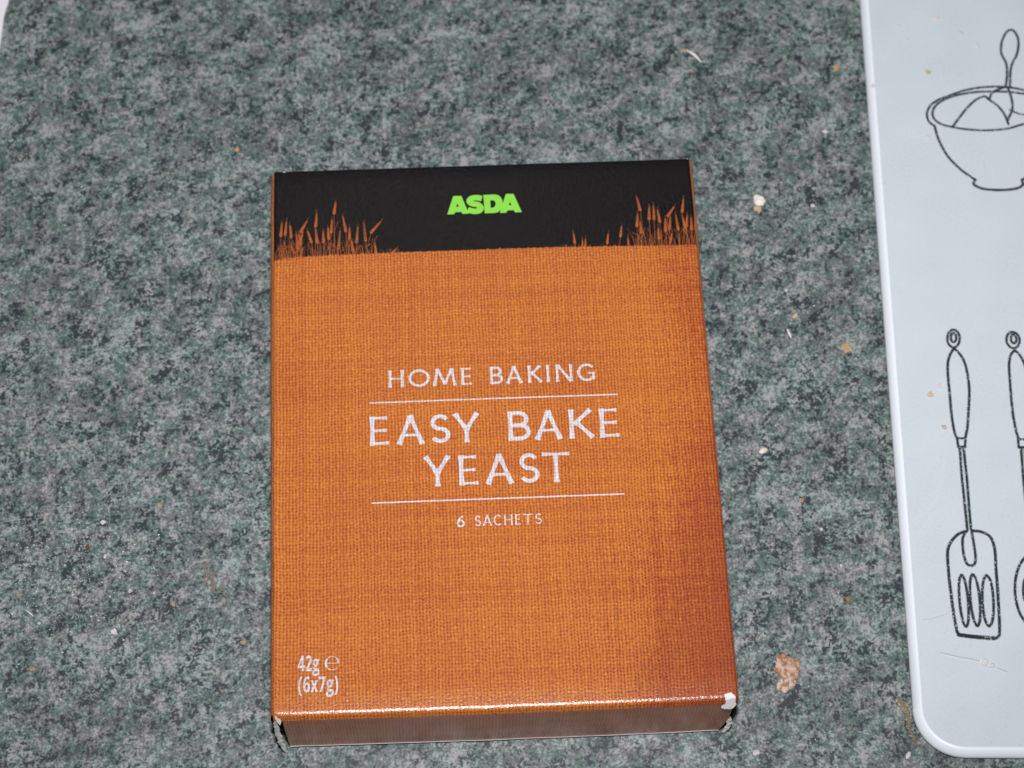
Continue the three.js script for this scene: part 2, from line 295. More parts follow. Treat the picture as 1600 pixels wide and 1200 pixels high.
{
  const box = thing('yeast_box', 'orange sackcloth printed cardboard yeast box with black top band lying flat', 'box');
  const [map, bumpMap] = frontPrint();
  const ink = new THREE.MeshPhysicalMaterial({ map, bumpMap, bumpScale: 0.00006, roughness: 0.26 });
  const side = new THREE.MeshPhysicalMaterial({ map: clothTexture(60, 18, 14, 0.25), roughness: 0.4 });
  const flapMat = new THREE.MeshPhysicalMaterial({ map: clothTexture(86, 18, 14, 0.3), roughness: 0.27 });
  const x0 = -BW / 2, z0 = -BH / 2, z1 = BH / 2, r = 0.55;
  const drop = (a, q) => (a >= q ? 0 : q - Math.sqrt(Math.max(0, q * q - (q - a) * (q - a))));
  const bulge = (x, z) => 0.28 * Math.cos(clamp(x / 43, -1, 1) * Math.PI / 2) * Math.cos(clamp(z / 59.2, -1, 1) * Math.PI / 2) + 0.04 * pn(x * 0.07 + 9, z * 0.06, 1024, 51) - 0.009 * Math.max(0, z - 53.5) ** 2 - 0.012 * Math.max(0, -z - 55) ** 2;
  // length profile: [arc length from the top edge, z, drop]
  const prof = [];
  for (const a of lin(0, 8, 8)) { const q = (1 - a / 8) * 80 * Math.PI / 180; prof.push([0, z0 + 0.7 - 0.7 * Math.sin(q), 0.7 - 0.7 * Math.cos(q)]); }
  for (const z of lin(z0 + 2, z1 - 1.6, 90)) prof.push([0, z, 0]);
  const zs = z1 - 1.05;
  { let z = zs, d = 0, q0 = 0;
    const angles = [...lin(0, 20, 10).map((q) => [q, 2.0]), ...lin(24, 52, 7).map((q) => [q, 0.6])];
    for (const [deg, rad] of angles) { const q = deg * Math.PI / 180; z += rad * (Math.sin(q) - Math.sin(q0)); d += rad * (Math.cos(q0) - Math.cos(q)); q0 = q; prof.push([0, z, d]); } }
  const e0 = prof[prof.length - 1], crease = [0, e0[1] + 0.45, e0[2] + 0.95];
  prof.push([0, mix(e0[1], crease[1], 0.5), mix(e0[2], crease[2], 0.5)], crease);
  for (let i = 1; i < prof.length; i++) prof[i][0] = prof[i - 1][0] + Math.hypot(prof[i][1] - prof[i - 1][1], prof[i][2] - prof[i - 1][2]);
  const xs = [...lin(0, r, 7), ...lin(r + 0.6, BW - r - 0.6, 50), ...lin(BW - r, BW, 7)];
  // the fold is not quite straight: it sags towards the middle and its corners are knocked in
  const bow = (x, z) => { const k = sst(30, 59, z); return k * (0.22 * Math.cos(x / 43 * 1.5) + 0.07 * pn(x * 0.12, 4, 1024, 52)) - sst(56, 59.5, z) * (0.35 * sst(40.5, 43, x) + 0.3 * sst(-41.2, -43, x)); };
  const front = (sx, p) => {
    const x = x0 + sx, edge = Math.min(sx, BW - sx);
    return [x + 0.05 * pn(p[1] * 0.15, sx > 43 ? 3 : 8, 1024, 53), BT - p[2] - drop(edge, r) + bulge(x, p[1]), p[1] + bow(x, p[1]), clamp(sx / BW, 0.001, 0.999), clamp(p[0] / TEXH, 0.001, 0.999)];
  };
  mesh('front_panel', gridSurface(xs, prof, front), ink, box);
  const topAt = (x, z) => BT + bulge(x, z);
  // long sides, bowed outwards a little
  const ys = lin(0, 1, 24).map((q) => q * q), zsd = lin(0, 1, 60);
  for (const s of [-1, 1]) {
    const g = gridSurface(zsd, ys, (b, a) => {
      let z = mix(z0 + 0.5, s < 0 ? z1 - 0.6 - 3.1 * a * a : z1 - 0.6 - 0.5 * a, b);
      const yTop = BT - r + bulge(s * 43, z) - (z > zs ? (z - zs) * 0.4 : 0), y = mix(yTop, 0.15, a);
      const x = s * (43 + (s < 0 ? 0.85 : 0.85 - 0.5 * b) * Math.sin(Math.PI * a ** 0.5) * (0.85 + 0.15 * Math.cos(b * 5 + s)) - (s > 0 ? 0.5 * sst(0.96, 1, b) * a : 0));
      return [x, y, z, (z + 60) / 60, (1 - y / 18)];
    }, s < 0);
    mesh('side_panel', g, side, box);
  }
  mesh('back_panel', gridSurface([x0 + 0.3, -x0 - 0.3], [z0 + 0.4, z1 - 4], (x, z) => [x, 0.12, z, x / 60, z / 18], true), side, box);
  mesh('top_flap', gridSurface(lin(x0 + 0.4, -x0 - 0.4, 12), lin(0, 1, 4), (x, a) => [x, mix(0.2, BT - 0.62 + bulge(x, z0), a), z0 + 0.05 - 0.15 * Math.sin(a * Math.PI), x / 60, a]), new THREE.MeshPhysicalMaterial({ color: 0x211d1f, roughness: 0.45 }), box);
  // folded end flap: stops short of the crushed corners
  const flapL = (a) => mix(-41.3, -41.0, a), flapR = (a) => 42.4 - 1.5 * a * a - 0.5 * Math.max(0, a - 0.6);
  mesh('end_flap', gridSurface(lin(0, 1, 40), lin(0, 1, 10), (b, a) => {
    const x = mix(flapL(a), flapR(a), b), f = front(x - x0, crease);
    const y = mix(f[1], 1.15 - 0.35 * b, a);
    return [x, y, f[2] - 0.02 - 0.3 * a + 0.12 * Math.sin(a * Math.PI) + 0.05 * pn(x * 0.1, a * 2, 1024, 54), b, 1 - a * 0.9];
  }), flapMat, box);
  // bare edge of the card along the bottom of the flap
  const lipZ = (b, a) => { const x = mix(flapL(1), flapR(1), b); return front(x - x0, crease)[2] - 0.3 + a; };
  mesh('card_edge', gridSurface(lin(0, 1, 30), [0, 1, 2, 3], (b, q) => { const x = mix(flapL(1), flapR(1), b), yb = 1.15 - 0.35 * b; return [x, [yb + 0.05, yb + 0.16, yb - 0.12, yb - 0.16][q], lipZ(b, [0, 0.09, 0.1, -0.1][q]), b, 0]; }), cardMat, box);
  // crushed and torn corners showing white board
  const crumple = (pts, wx, wz, s) => {
    const c = new THREE.CatmullRomCurve3(pts.map((p) => new THREE.Vector3(...p)));
    return gridSurface(lin(0, 1, 12), lin(0, 1, 28), (b, a) => {
      const p = c.getPoint(a), q = b * Math.PI * 2, k = (0.55 + 0.45 * Math.sin(Math.PI * clamp(0.12 + a * 0.8))) * (1 + 0.55 * pn(a * 7, b * 3 + s, 1024, 55) + 0.3 * pn(a * 19, b * 5 + s, 1024, 56));
      return [p.x + Math.cos(q) * wx * k + 0.16 * pn(a * 26, b * 4 + s, 1024, 59), p.y + 0.3 * pn(a * 12, s, 1024, 57), p.z + Math.sin(q) * wz * k, b, a];
    }).toNonIndexed();
  };
  const rag = (g) => { g.computeVertexNormals(); return g; };
  mesh('torn_corner', rag(crumple([[-42.3, 16.2, 59.0], [-42.65, 12.5, 59.25], [-42.6, 8, 59.6], [-42.25, 4, 60.0], [-41.75, 0.75, 60.3]], 0.5, 0.2, 3)), cardMat, box);
  mesh('torn_corner', rag(crumple([[42.25, 7.2, 59.0], [42.4, 4.6, 59.2], [42.2, 2.4, 59.45], [41.6, 0.5, 59.6]], 0.42, 0.2, 8)), cardMat, box);
  const dropAt = (z) => { for (let i = prof.length - 1; i > 0; i--) if (prof[i - 1][1] <= z) { const p = prof[i - 1], q = prof[i]; return mix(p[2], q[2], (z - p[1]) / (q[1] - p[1])); } return 0; };
  const inside = (P, x, y) => { let k = false; for (let i = 0, j = P.length - 1; i < P.length; j = i++) if ((P[i][1] > y) !== (P[j][1] > y) && x < (P[j][0] - P[i][0]) * (y - P[i][1]) / (P[j][1] - P[i][1]) + P[i][0]) k = !k; return k; };
  const shard = (pts, s) => {                              // paper layer peeled off the print, lying on the fold
    const X = pts.map((p) => p[0]), Z = pts.map((p) => p[1]), n = 26, pos = [], idx = [];
    const ax = Math.min(...X), bx = Math.max(...X), az = Math.min(...Z), bz = Math.max(...Z);
    for (let j = 0; j <= n; j++) for (let i = 0; i <= n; i++) {
      const sx = mix(ax, bx, i / n), x = sx - 43, zz = mix(az, bz, j / n) - BH / 2;
      const d = zz < z0 + 0.7 ? 0.7 - Math.sqrt(Math.max(0, 0.49 - (z0 + 0.7 - zz) ** 2)) : zz < zs ? 0 : dropAt(zz);
      pos.push(x * MM, (topAt(x, zz) - d - drop(clamp(Math.min(sx, BW - sx), 0, 9), r) + 0.09 + 0.07 * pn(x * 3, zz * 3, 1024, 58 + s)) * MM, (zz + bow(x, zz) + (zz > zs ? 0.06 : 0)) * MM);
    }
    for (let j = 0; j < n; j++) for (let i = 0; i < n; i++) if (inside(pts, mix(ax, bx, (i + 0.5) / n), mix(az, bz, (j + 0.5) / n))) { const q = j * (n + 1) + i; idx.push(q, q + n + 1, q + 1, q + 1, q + n + 1, q + n + 2); }
    const g = new THREE.BufferGeometry(); g.setAttribute('position', new THREE.Float32BufferAttribute(pos, 3)); g.setIndex(idx); g.computeVertexNormals(); return g;
  };
  mesh('torn_paper', shard([[83.42,117.31],[84.02,117.18],[84.67,117.1],[85.2,117.6],[85.55,118.13],[85.5,118.75],[85.85,118.92],[85.22,119.3],[84.62,119.35],[82.97,119.16],[82.89,118.9],[83.7,118.67],[83.56,117.94]], 1), cardMat, box);
  mesh('torn_paper', shard([[0.3,118.35],[0.65,118.2],[0.9,118.5],[1.35,118.45],[1.5,118.8],[1.25,119.2],[0.85,119.0],[0.6,118.75]], 2), cardMat, box);
  mesh('torn_paper', shard([[1.9,0.32],[2.2,0.18],[2.75,0.1],[2.6,0.3],[2.45,0.55],[2.2,0.42],[2.0,0.6]], 3), cardMat, box);
  mesh('torn_paper', shard([[84.9,0.05],[85.6,0.02],[85.75,0.25],[85.5,0.5],[85.3,0.2]], 4), cardMat, box);
}

// ---------------------------------------------------------------- thin white chopping board with line drawings
const DRAW = {
rim_out:[[14.05,141.86],[13.15,142.58],[12.6,143.84],[12.59,145.3],[13.49,147.13],[15.12,148.52],[17.11,149.46],[21.48,151.25],[26.16,152.13],[30.2,152.13],[34.2,151.38]],
rim_in:[[34.12,150.42],[30.66,150.89],[26.83,150.94],[22.96,150.67],[18.26,149.47],[15.05,147.61],[13.88,145.77],[13.84,144.17],[15.06,142.6],[17.84,141.63],[22.17,140.95],[25.97,140.9],[29.82,141.39],[33.39,142.56]],
bowl:[[13.97,141.86],[14.56,138.53],[16.3,134.06],[19.05,130.53],[21.69,128.25],[21.23,127.23],[22.83,126.14],[26.55,125.74],[30.35,126.22],[31.75,127.11],[31.67,128.35]],
mix:[[17.84,141.63],[19.78,144.46],[21.92,147.22],[23.98,149.07],[25.56,149.64],[26.27,148.87],[28.05,147.28],[29.38,145.02],[30.03,142.52]],
spoonL:[[26.38,148.87],[27.17,150.48],[28.4,151.42],[30.2,152.13]],
spoonR:[[30.75,151.9],[31.28,149.15],[31.22,146.4],[30.02,143.66]],
spoonH:[[30.33,152.36],[30.89,155.6],[30.94,158.39],[30.18,160.72],[30.15,162.59],[30.98,165.42],[32.1,167.09],[33.1,167.33],[33.94,165.92],[34.16,164.04],[33.48,160.75],[32.3,158.4],[31.74,156.54],[31.26,152.37]],
sp_handL:[[13.92,87.35],[13.34,86.59],[12.46,84.43],[12.18,81.77],[12.19,76.91],[12.21,72.1],[12.49,68.2],[12.87,66.69]],
sp_handR:[[14.0,87.35],[14.72,86.46],[15.64,84.69],[16.16,81.8],[16.27,77.83],[15.72,73.01],[15.24,69.52],[14.6,66.93]],
sp_collar:[[12.88,66.78],[14.59,66.8],[14.36,64.86],[13.0,64.85],[12.88,66.78]],
sp_shaftL:[[13.26,64.76],[13.19,57.51],[13.31,49.52],[13.34,46.61]],
sp_shaftR:[[14.04,64.77],[14.15,57.52],[14.07,49.53],[14.1,46.62]],
sp_head:[[13.22,46.4],[11.38,45.6],[9.75,43.75],[9.12,42.14],[8.92,38.5],[9.06,32.18],[9.44,26.38],[9.9,24.39],[11.74,24.1],[16.68,23.7],[17.53,24.01],[17.84,25.12],[18.17,31.36],[18.3,37.67],[18.35,43.14],[17.69,45.2],[16.08,46.2],[14.4,46.41]],
sp_tang:[[13.22,46.4],[12.4,45.15],[12.14,43.54],[12.26,40.8],[12.76,39.21],[13.37,38.94],[14.01,39.08],[14.43,40.13],[14.38,43.56],[14.16,46.09]],
sp_ring:[[15.25,89.7],[15.0,88.66],[14.47,87.9],[13.82,87.62],[13.21,87.89],[12.8,88.64],[12.71,89.67],[12.96,90.71],[13.49,91.48],[14.14,91.76],[14.76,91.49],[15.16,90.73],[15.25,89.7]],
sp_ringi:[[14.55,89.92],[14.44,89.37],[14.2,88.98],[13.91,88.83],[13.65,88.97],[13.48,89.37],[13.44,89.91],[13.56,90.45],[13.79,90.84],[14.08,90.99],[14.35,90.85],[14.52,90.46],[14.55,89.92]],
slot1:[[12.26,31.49],[12.15,28.78],[11.85,26.81],[11.44,26.09],[11.02,26.8],[10.71,28.77],[10.59,31.47],[10.69,34.19],[10.99,36.19],[11.41,36.93],[11.83,36.2],[12.14,34.2],[12.26,31.49]],
slot2:[[14.57,31.64],[14.44,28.94],[14.11,26.96],[13.65,26.24],[13.2,26.95],[12.86,28.92],[12.73,31.63],[12.85,34.34],[13.18,36.35],[13.64,37.08],[14.1,36.35],[14.44,34.36],[14.57,31.64]],
slot3:[[17.23,31.53],[16.98,28.87],[16.51,26.93],[15.94,26.21],[15.42,26.92],[15.1,28.85],[15.06,31.51],[15.3,34.19],[15.78,36.15],[16.35,36.88],[16.87,36.16],[17.19,34.2],[17.23,31.53]],
s2_ring:[[27.6,89.45],[27.4,88.51],[26.9,87.81],[26.22,87.56],[25.55,87.8],[25.07,88.49],[24.9,89.43],[25.1,90.37],[25.61,91.07],[26.29,91.33],[26.96,91.08],[27.44,90.4],[27.6,89.45]],
s2_ringi:[[26.95,89.72],[26.88,89.2],[26.67,88.82],[26.39,88.68],[26.12,88.81],[25.91,89.19],[25.84,89.71],[25.92,90.22],[26.12,90.61],[26.4,90.75],[26.68,90.61],[26.88,90.23],[26.95,89.72]],
s2_hL:[[26.35,87.02],[25.56,86.12],[24.98,84.11],[24.75,79.23],[24.71,72.22],[24.98,68.75],[25.31,66.81]],
s2_hR:[[26.43,87.02],[27.22,86.13],[27.97,84.36],[28.49,81.47],[28.55,77.5],[27.99,72.68],[27.47,69.2],[26.86,66.82]],
s2_collar:[[25.22,66.72],[26.92,66.6],[26.68,64.88],[25.21,64.87],[25.22,66.72]],
s2_shaftL:[[25.65,64.66],[25.51,57.62],[25.54,49.63],[25.46,46.72]],
s2_shaftR:[[26.43,64.66],[26.4,57.63],[26.31,49.64],[26.3,46.72]],
s2_head:[[29.34,33.69],[28.86,30.74],[27.88,28.24],[26.54,26.57],[25.05,25.98],[23.62,26.55],[22.47,28.19],[21.77,30.68],[21.63,33.63],[22.08,36.6],[23.06,39.14],[24.41,40.85],[25.93,41.46],[27.38,40.88],[28.53,39.19],[29.22,36.66],[29.34,33.69]],
s2_a:[[24.79,33.88],[24.57,32.53],[24.2,31.54],[23.79,31.18],[23.45,31.54],[23.26,32.52],[23.29,33.87],[23.51,35.22],[23.88,36.22],[24.29,36.59],[24.63,36.22],[24.82,35.23],[24.79,33.88]],
s2_b:[[26.76,33.9],[26.49,32.21],[26.07,30.98],[25.61,30.52],[25.23,30.97],[25.04,32.2],[25.09,33.88],[25.36,35.58],[25.78,36.82],[26.24,37.28],[26.62,36.83],[26.81,35.59],[26.76,33.9]],
scr1:[[4.14,27.8],[8.83,29.27]],
scr2:[[6.09,20.62],[9.74,19.77],[13.39,19.01],[18.55,16.79]],
scr3:[[2.91,44.38],[6.45,50.42]],
arc1:[[8.83,66.01],[8.39,61.72],[6.68,55.34],[4.04,50.7],[1.86,46.93]],
arc2:[[9.47,61.73],[8.76,57.47],[6.87,52.82],[4.33,49.45]],
smear:[[14.0,18.93],[16.17,17.86]],
};
const BOARD = { x: 77.68, z: 66.28, a: 0.0483, w: 240, l: 320, t: 2.5, rad: 9.5 };
const boardGroup = thing('chopping_board', 'thin pale grey plastic chopping board printed with a bowl and kitchen utensils', 'chopping board');
boardGroup.position.set(BOARD.x * MM, 0, BOARD.z * MM); boardGroup.rotation.y = -BOARD.a;   // local x = right, -z = away
{
  const Wp = 1536, Hp = 2048, K = Wp / BOARD.w;
  const cv = document.createElement('canvas'); cv.width = Wp; cv.height = Hp; const c = cv.getContext('2d');
  c.fillStyle = '#000'; c.fillRect(0, 0, Wp, Hp); c.setTransform(K, 0, 0, -K, 0, Hp);            // y away from the near edge
  c.lineJoin = 'round'; c.lineCap = 'round';
  const line = (pts, w, style = '#f00', closed = false) => {
    const n = pts.length; c.strokeStyle = style; c.lineWidth = w; c.beginPath();
    const cr = n > 2 ? new THREE.CatmullRomCurve3(pts.map(([x, y]) => new THREE.Vector3(x, y, 0)), closed).getPoints(n * 10).map((p) => [p.x, p.y]) : pts;
    cr.forEach(([x, y], i) => (i ? c.lineTo(x, y) : c.moveTo(x, y))); c.stroke();
  };
  const D = DRAW, w = 0.5;
  const mirror = (pts) => pts.map(([x, y]) => [2 * 27.9 - x, y]);
  line([...D.rim_out, [38.5, 149.3], [41.8, 147.0], [42.6, 144.6], [41.7, 142.2]], w);
  line([...D.rim_in, [38.2, 143.6], [41.0, 145.2], [40.6, 147.6], [37.6, 149.5], D.rim_in[0]], 0.48);
  line(D.bowl.slice(0, 5), w * 1.05); line(D.bowl.slice(4, 11), w * 1.2); line([D.bowl[10], [36.5, 132.2], [39.6, 136.5], [41.3, 141.9]], w * 1.05);
  for (const k of ['mix', 'spoonL', 'spoonR']) line(D[k], w); line([[30.6, 146.2], [32.6, 145.2], [34.5, 144.9]], 0.35);
  line(D.spoonH, 0.5);
  for (const k of ['sp_handL', 'sp_handR', 'sp_shaftL', 'sp_shaftR', 's2_hL', 's2_hR', 's2_shaftL', 's2_shaftR', 'sp_tang']) line(D[k], w * 1.05);
  for (const k of ['sp_collar', 's2_collar']) for (let i = 0; i < 4; i++) line([D[k][i], D[k][i + 1]], 0.5);
  line(D.sp_head, 0.58); line([D.sp_head[7], D.sp_head[8], D.sp_head[9]], 0.8);
  for (const k of ['sp_ring', 'sp_ringi', 's2_ring', 's2_ringi']) line(D[k].slice(0, -1), 0.5, '#f00', true);
  for (const k of ['slot1', 'slot2', 'slot3', 's2_head', 's2_a', 's2_b']) line(D[k].slice(0, -1), 0.53, '#f00', true);
  line([[25.5, 46.7], [25.2, 44], [25.4, 41.4]], w); line([[26.3, 46.7], [26.4, 44], [26.2, 41.4]], w);
  // knife scratches and rubbed places (green: pale, blue: grey)
  for (const k of ['arc1', 'arc2', 'scr3']) for (let i = 0; i < 4; i++) line(D[k].map(([x, y]) => [x + i * 0.55 + rr(-0.1, 0.1), y + i * 0.3]), rr(0.08, 0.16), `rgb(0,${Math.round(rr(60, 130))},0)`);
  line(D.scr1, 0.16, '#00a000'); line(D.scr2, 0.2, '#0000ff'); line(D.scr2.map(([x, y]) => [x, y - 0.25]), 0.2, '#00ff00'); line(D.smear, 0.9, '#00c800');
  line([[8.8, 29.3], [6.5, 28.2], [3.2, 27.4]], 0.12, '#0000d0');
  for (let i = 0; i < 130; i++) { const x = rr(3, 230), y = rr(3, 310), a = rr(0, 7), l = rr(1, 9); line([[x, y], [x + Math.cos(a) * l * 0.5 + rr(-0.3, 0.3), y + Math.sin(a) * l * 0.5], [x + Math.cos(a) * l, y + Math.sin(a) * l]], rr(0.05, 0.12), rnd() < 0.5 ? `rgb(0,${Math.round(rr(40, 140))},0)` : `rgb(0,0,${Math.round(rr(40, 130))})`); }
  const m = c.getImageData(0, 0, Wp, Hp).data, col = new Uint8Array(Wp * Hp * 4), rgh = new Uint8Array(Wp * Hp * 4);
  for (let j = 0; j < Hp; j++) for (let i = 0; i < Wp; i++) {
    const k = (j * Wp + i) * 4, x = i / K, y = j / K;
    const wear = sst(0.34, 0.5, pn(x * 2.6, y * 2.6, 1024, 61) + 0.3 * pn(x * 0.6, y * 0.6, 1024, 62));
    const ink = m[k] / 255 * (1 - 0.75 * wear), pale = m[k + 1] / 255, grey = m[k + 2] / 255;
    const sp = hash(i * 17 + j * 3, j * 29 + i), speck = sp > 0.9975 ? -26 : sp < 0.0015 ? 22 : 0;
    const n = 2.2 * pn(x * 0.12, y * 0.12, 1024, 63) + 2.5 * pn(x * 2, y * 2, 1024, 64) + speck * 0.8;
    [203, 211, 217].forEach((b, q) => { let v = b + n; v = mix(v, 226, pale * 0.7); v = mix(v, 150, grey * 0.7); v = mix(v, [40, 46, 51][q], ink); col[k + q] = clamp(v, 0, 255); });
    col[k + 3] = 255;
    const ro = 0.34 + 0.1 * pn(x * 0.09, y * 0.09, 1024, 65) + 0.08 * pn(x * 1.5, y * 1.5, 1024, 66) + 0.25 * pale + 0.2 * grey;
    rgh[k] = rgh[k + 2] = 0; rgh[k + 1] = clamp(ro * 255, 0, 255); rgh[k + 3] = 255;
  }
  const map = dataTex(Wp, Hp, col, true), roughnessMap = dataTex(Wp, Hp, rgh, false);
  // canvas row 0 is the far edge: v runs towards the near edge
  const topMat = new THREE.MeshPhysicalMaterial({ map, roughness: 1, roughnessMap });
  const rimMat = new THREE.MeshPhysicalMaterial({ color: 0xecf1f7, roughness: 0.3 });
  const ring = (inset) => {                               // rounded rectangle, local mm, y = away
    const q = Math.max(0.5, BOARD.rad - inset), pts = [], W = BOARD.w, L = BOARD.l;
    for (const [cx, cy, a0] of [[inset + q, inset + q, 180], [W - inset - q, inset + q, 270], [W - inset - q, L - inset - q, 0], [inset + q, L - inset - q, 90]])
      for (let k = 0; k <= 14; k++) { const a = (a0 + k / 14 * 90) * Math.PI / 180; pts.push([cx + q * Math.cos(a), cy + q * Math.sin(a)]); }
    pts.push(pts[0]); return pts;
  };
  const IN = 1.75;
  const shape = new THREE.Shape(ring(IN).slice(0, -1).map(([x, y]) => new THREE.Vector2(x, y)));
  const tg = new THREE.ShapeGeometry(shape), tp = tg.attributes.position, uvs = [];
  for (let i = 0; i < tp.count; i++) { const x = tp.getX(i), y = tp.getY(i); uvs.push(x / BOARD.w, 1 - y / BOARD.l); tp.setXYZ(i, x * MM, BOARD.t * MM, -y * MM); }
  tg.setAttribute('uv', new THREE.Float32BufferAttribute(uvs, 2)); tg.computeVertexNormals();
  mesh('printed_surface', tg, topMat, boardGroup);
  // rolled rim: rises a hair above the printed face, then falls away to the worktop
  const rim = [[IN + 0.02, BOARD.t - 0.02], [IN - 0.2, BOARD.t + 0.07], [IN - 0.45, BOARD.t + 0.03], [0.95, BOARD.t - 0.22], [0.55, BOARD.t - 0.6], [0.2, BOARD.t - 1.15], [0.03, BOARD.t - 1.7], [0.25, 0.35], [0.8, 0.02]];
  mesh('rim', gridSurface(lin(0, 60, 60), rim, (k, p) => { const P = ring(p[0])[Math.round(k)]; return [P[0], p[1], -P[1], 0, 0]; }), rimMat, boardGroup);
  const ug = new THREE.ShapeGeometry(new THREE.Shape(ring(0.8).slice(0, -1).map(([x, y]) => new THREE.Vector2(x, y)))), up = ug.attributes.position;
  for (let i = 0; i < up.count; i++) up.setXYZ(i, up.getX(i) * MM, 0.02 * MM, -up.getY(i) * MM);
  ug.computeVertexNormals(); mesh('underside', ug, rimMat, boardGroup);
}

// ---------------------------------------------------------------- white paper whose edge reaches the corner of the picture
{
  const edge = (t) => [[-102.9, -124], [-103.4, -117.5], [-104.05, -114.2], [-104.3, -112.3], [-104.45, -109.5], [-104.75, -104.6], [-105.3, -98], [-106.6, -88]];
  const cr = new THREE.CatmullRomCurve3(edge().map(([x, z]) => new THREE.Vector3(x, 0, z))).getPoints(40);
  const far = new THREE.CatmullRomCurve3([[-101.5, -170], [-102.9, -124]].map(([x, z]) => new THREE.Vector3(x, 0, z))).getPoints(10).slice(0, -1);
  const near = new THREE.CatmullRomCurve3([[-106.6, -88], [-109, -50], [-112, -20]].map(([x, z]) => new THREE.Vector3(x, 0, z))).getPoints(14).slice(1);
  const line = [...far, ...cr, ...near];
  const top = (s, p) => [p.x * 1000 / 1000 - s, 0.35 + 0.5 * Math.sin(clamp(s / 60) * 2.4) + 0.1 * pn(s * 0.1, p.z * 0.05, 1024, 71), p.z, 0, 0];
  const S = [0, 0.4, 1.5, 4, 9, 18, 35, 60, 90];
  const a = gridSurface(S, line, top, true);
  const skirt = gridSurface([0, 1], line, (s, p) => { const q = top(0, p); return [q[0] + 0.01 * s, q[1] - 0.3 * s, q[2], 0, 0]; });
  const under = gridSurface(S, line, (s, p) => { const q = top(s, p); return [q[0], q[1] - 0.3, q[2], 0, 0]; });
  tag(mesh('white_paper', mergeGeometries([a, skirt, under]), new THREE.MeshStandardMaterial({ color: 0xe4e0e6, roughness: 0.8 }), scene), 'plain white paper sheet lying on the countertop at its far end', 'paper');
}

// ---------------------------------------------------------------- crumbs, seeds and smears
function lump(rx, ry, rz, s, rough = 0.35, detail = 2, tones) {
  const g = new THREE.IcosahedronGeometry(1, detail), p = g.attributes.position, col = [];
  const c = new THREE.Color();
  for (let i = 0; i < p.count; i++) {
    const x = p.getX(i), y = p.getY(i), z = p.getZ(i);
    const k = 1 + rough * (pn(x * 1.3 + s * 3.1, z * 1.3 + y * 0.9, 1024, 81) + 0.6 * pn(x * 3 + s, z * 3 - y * 2, 1024, 82) + (detail > 3 ? 0.5 * pn(x * 9 + s, z * 9 - y * 4, 1024, 85) : 0));
    p.setXYZ(i, x * k * rx * MM, Math.max(-0.85, y * k) * ry * MM + ry * 0.85 * MM, z * k * rz * MM);
    if (tones) { const t = sst(-0.25, 0.35, pn(x * 2.2 + s, z * 2.2 + y, 1024, 83) + 0.6 * pn(x * 8, z * 8 + y * 5 + s, 1024, 84)); c.set(tones[0]).lerp(new THREE.Color(tones[1]), t); col.push(c.r, c.g, c.b); }
  }
  if (tones) g.setAttribute('color', new THREE.Float32BufferAttribute(col, 3));
  g.computeVertexNormals(); return g;
}
const crumbMat = new THREE.MeshStandardMaterial({ vertexColors: true, roughness: 0.75 });
function crumb(name, x, z, rx, rz, ry, turn, tones, label, category = 'crumb', group = 'crumbs on the worktop', y = 0, rough = 0.4, detail = 2) {
  const m = mesh(name, lump(rx, ry, rz, x * 1.7 + z, rough, detail, tones), crumbMat, scene);
  m.position.set(x * MM, y * MM + 0.00003, z * MM); m.rotation.y = turn; return tag(m, label, category, group);
}
const TAN = ['#b59473', '#cdb79d'], WHITE = ['#bcb8b6', '#dad6d4'], ORANGE = ['#a98563', '#b99a7b'], CREAM = ['#cdbfa8', '#e4dbcb'];
crumb('bread_crumb', 55.2, 47.0, 2.2, 2.4, 0.6, 0.4, ['#97694d', '#cbab98'], 'large rough orange brown bread crumb on the worktop beside the box corner', 'crumb', undefined, 0, 0.3, 6);
crumb('bread_crumb', 54.6, 50.2, 1.5, 1.9, 0.5, -0.5, ['#9c7257', '#d0b8aa'], 'paler bread crumb fragment touching the large orange brown crumb', 'crumb', undefined, 0, 0.3, 6);
crumb('pastry_flake', 59.2, -58.8, 1.15, 1.2, 0.35, 0.5, ['#ded3c6', '#eee8e0'], 'white and tan pastry flake beside the black band of the box', 'crumb', undefined, 0, 0.55, 3);
crumb('pastry_flake', 58.7, -56.7, 0.75, 0.8, 0.3, 0.2, TAN, 'tan tip of flake lying against the white pastry flake', 'crumb', undefined, 0, 0.5);
crumb('crumb', 64.12, -30.35, 0.62, 0.5, 0.35, 0.2, ['#b59a80', '#cdb59c'], 'small beige crumb just above a thin white sliver');
crumb('crumb', 73.99, -22.4, 0.95, 1.1, 0.45, 0.6, ['#a98c69', '#c0a482'], 'tan triangular crumb beside the edge of the chopping board');
crumb('seed', 54.62, 0.5, 1.0, 0.62, 0.5, 0.45, CREAM, 'smooth cream oval seed lying beside the box', 'seed', undefined, 0, 0.08, 3);
crumb('crumb', 61.33, 11.72, 0.55, 0.5, 0.35, 0, ['#967660', '#ad937f'], 'small orange brown crumb between the seed and a white grain');
crumb('crumb', 68.43, 33.26, 0.5, 0.5, 0.3, 0, ['#8f6a50', '#a08068'], 'small orange brown crumb near the board beside its spatula drawing');
crumb('crumb', 79.18, -92.2, 0.6, 0.75, 0.35, 0, ['#b58a58', '#c49d70'], 'bright orange crumb beside the board level with the bowl drawing');
crumb('crumb', 45.96, -97.9, 0.75, 0.4, 0.3, 0, ORANGE, 'orange crumb touching the end of a curved white shred');
crumb('crumb', 47.32, -91.7, 0.7, 0.3, 0.25, -0.8, ['#5c3b33', '#76504a'], 'dark reddish brown crumb below the curved white shred');
crumb('crumb', -52.37, -75.85, 0.5, 0.5, 0.3, 0, ORANGE, 'small orange crumb beyond the box on the worktop');
crumb('crumb', -81.04, 16.1, 0.35, 0.42, 0.28, 0, ['#6e2f1e', '#8d4426'], 'tiny dark red crumb on the pale floury patch');
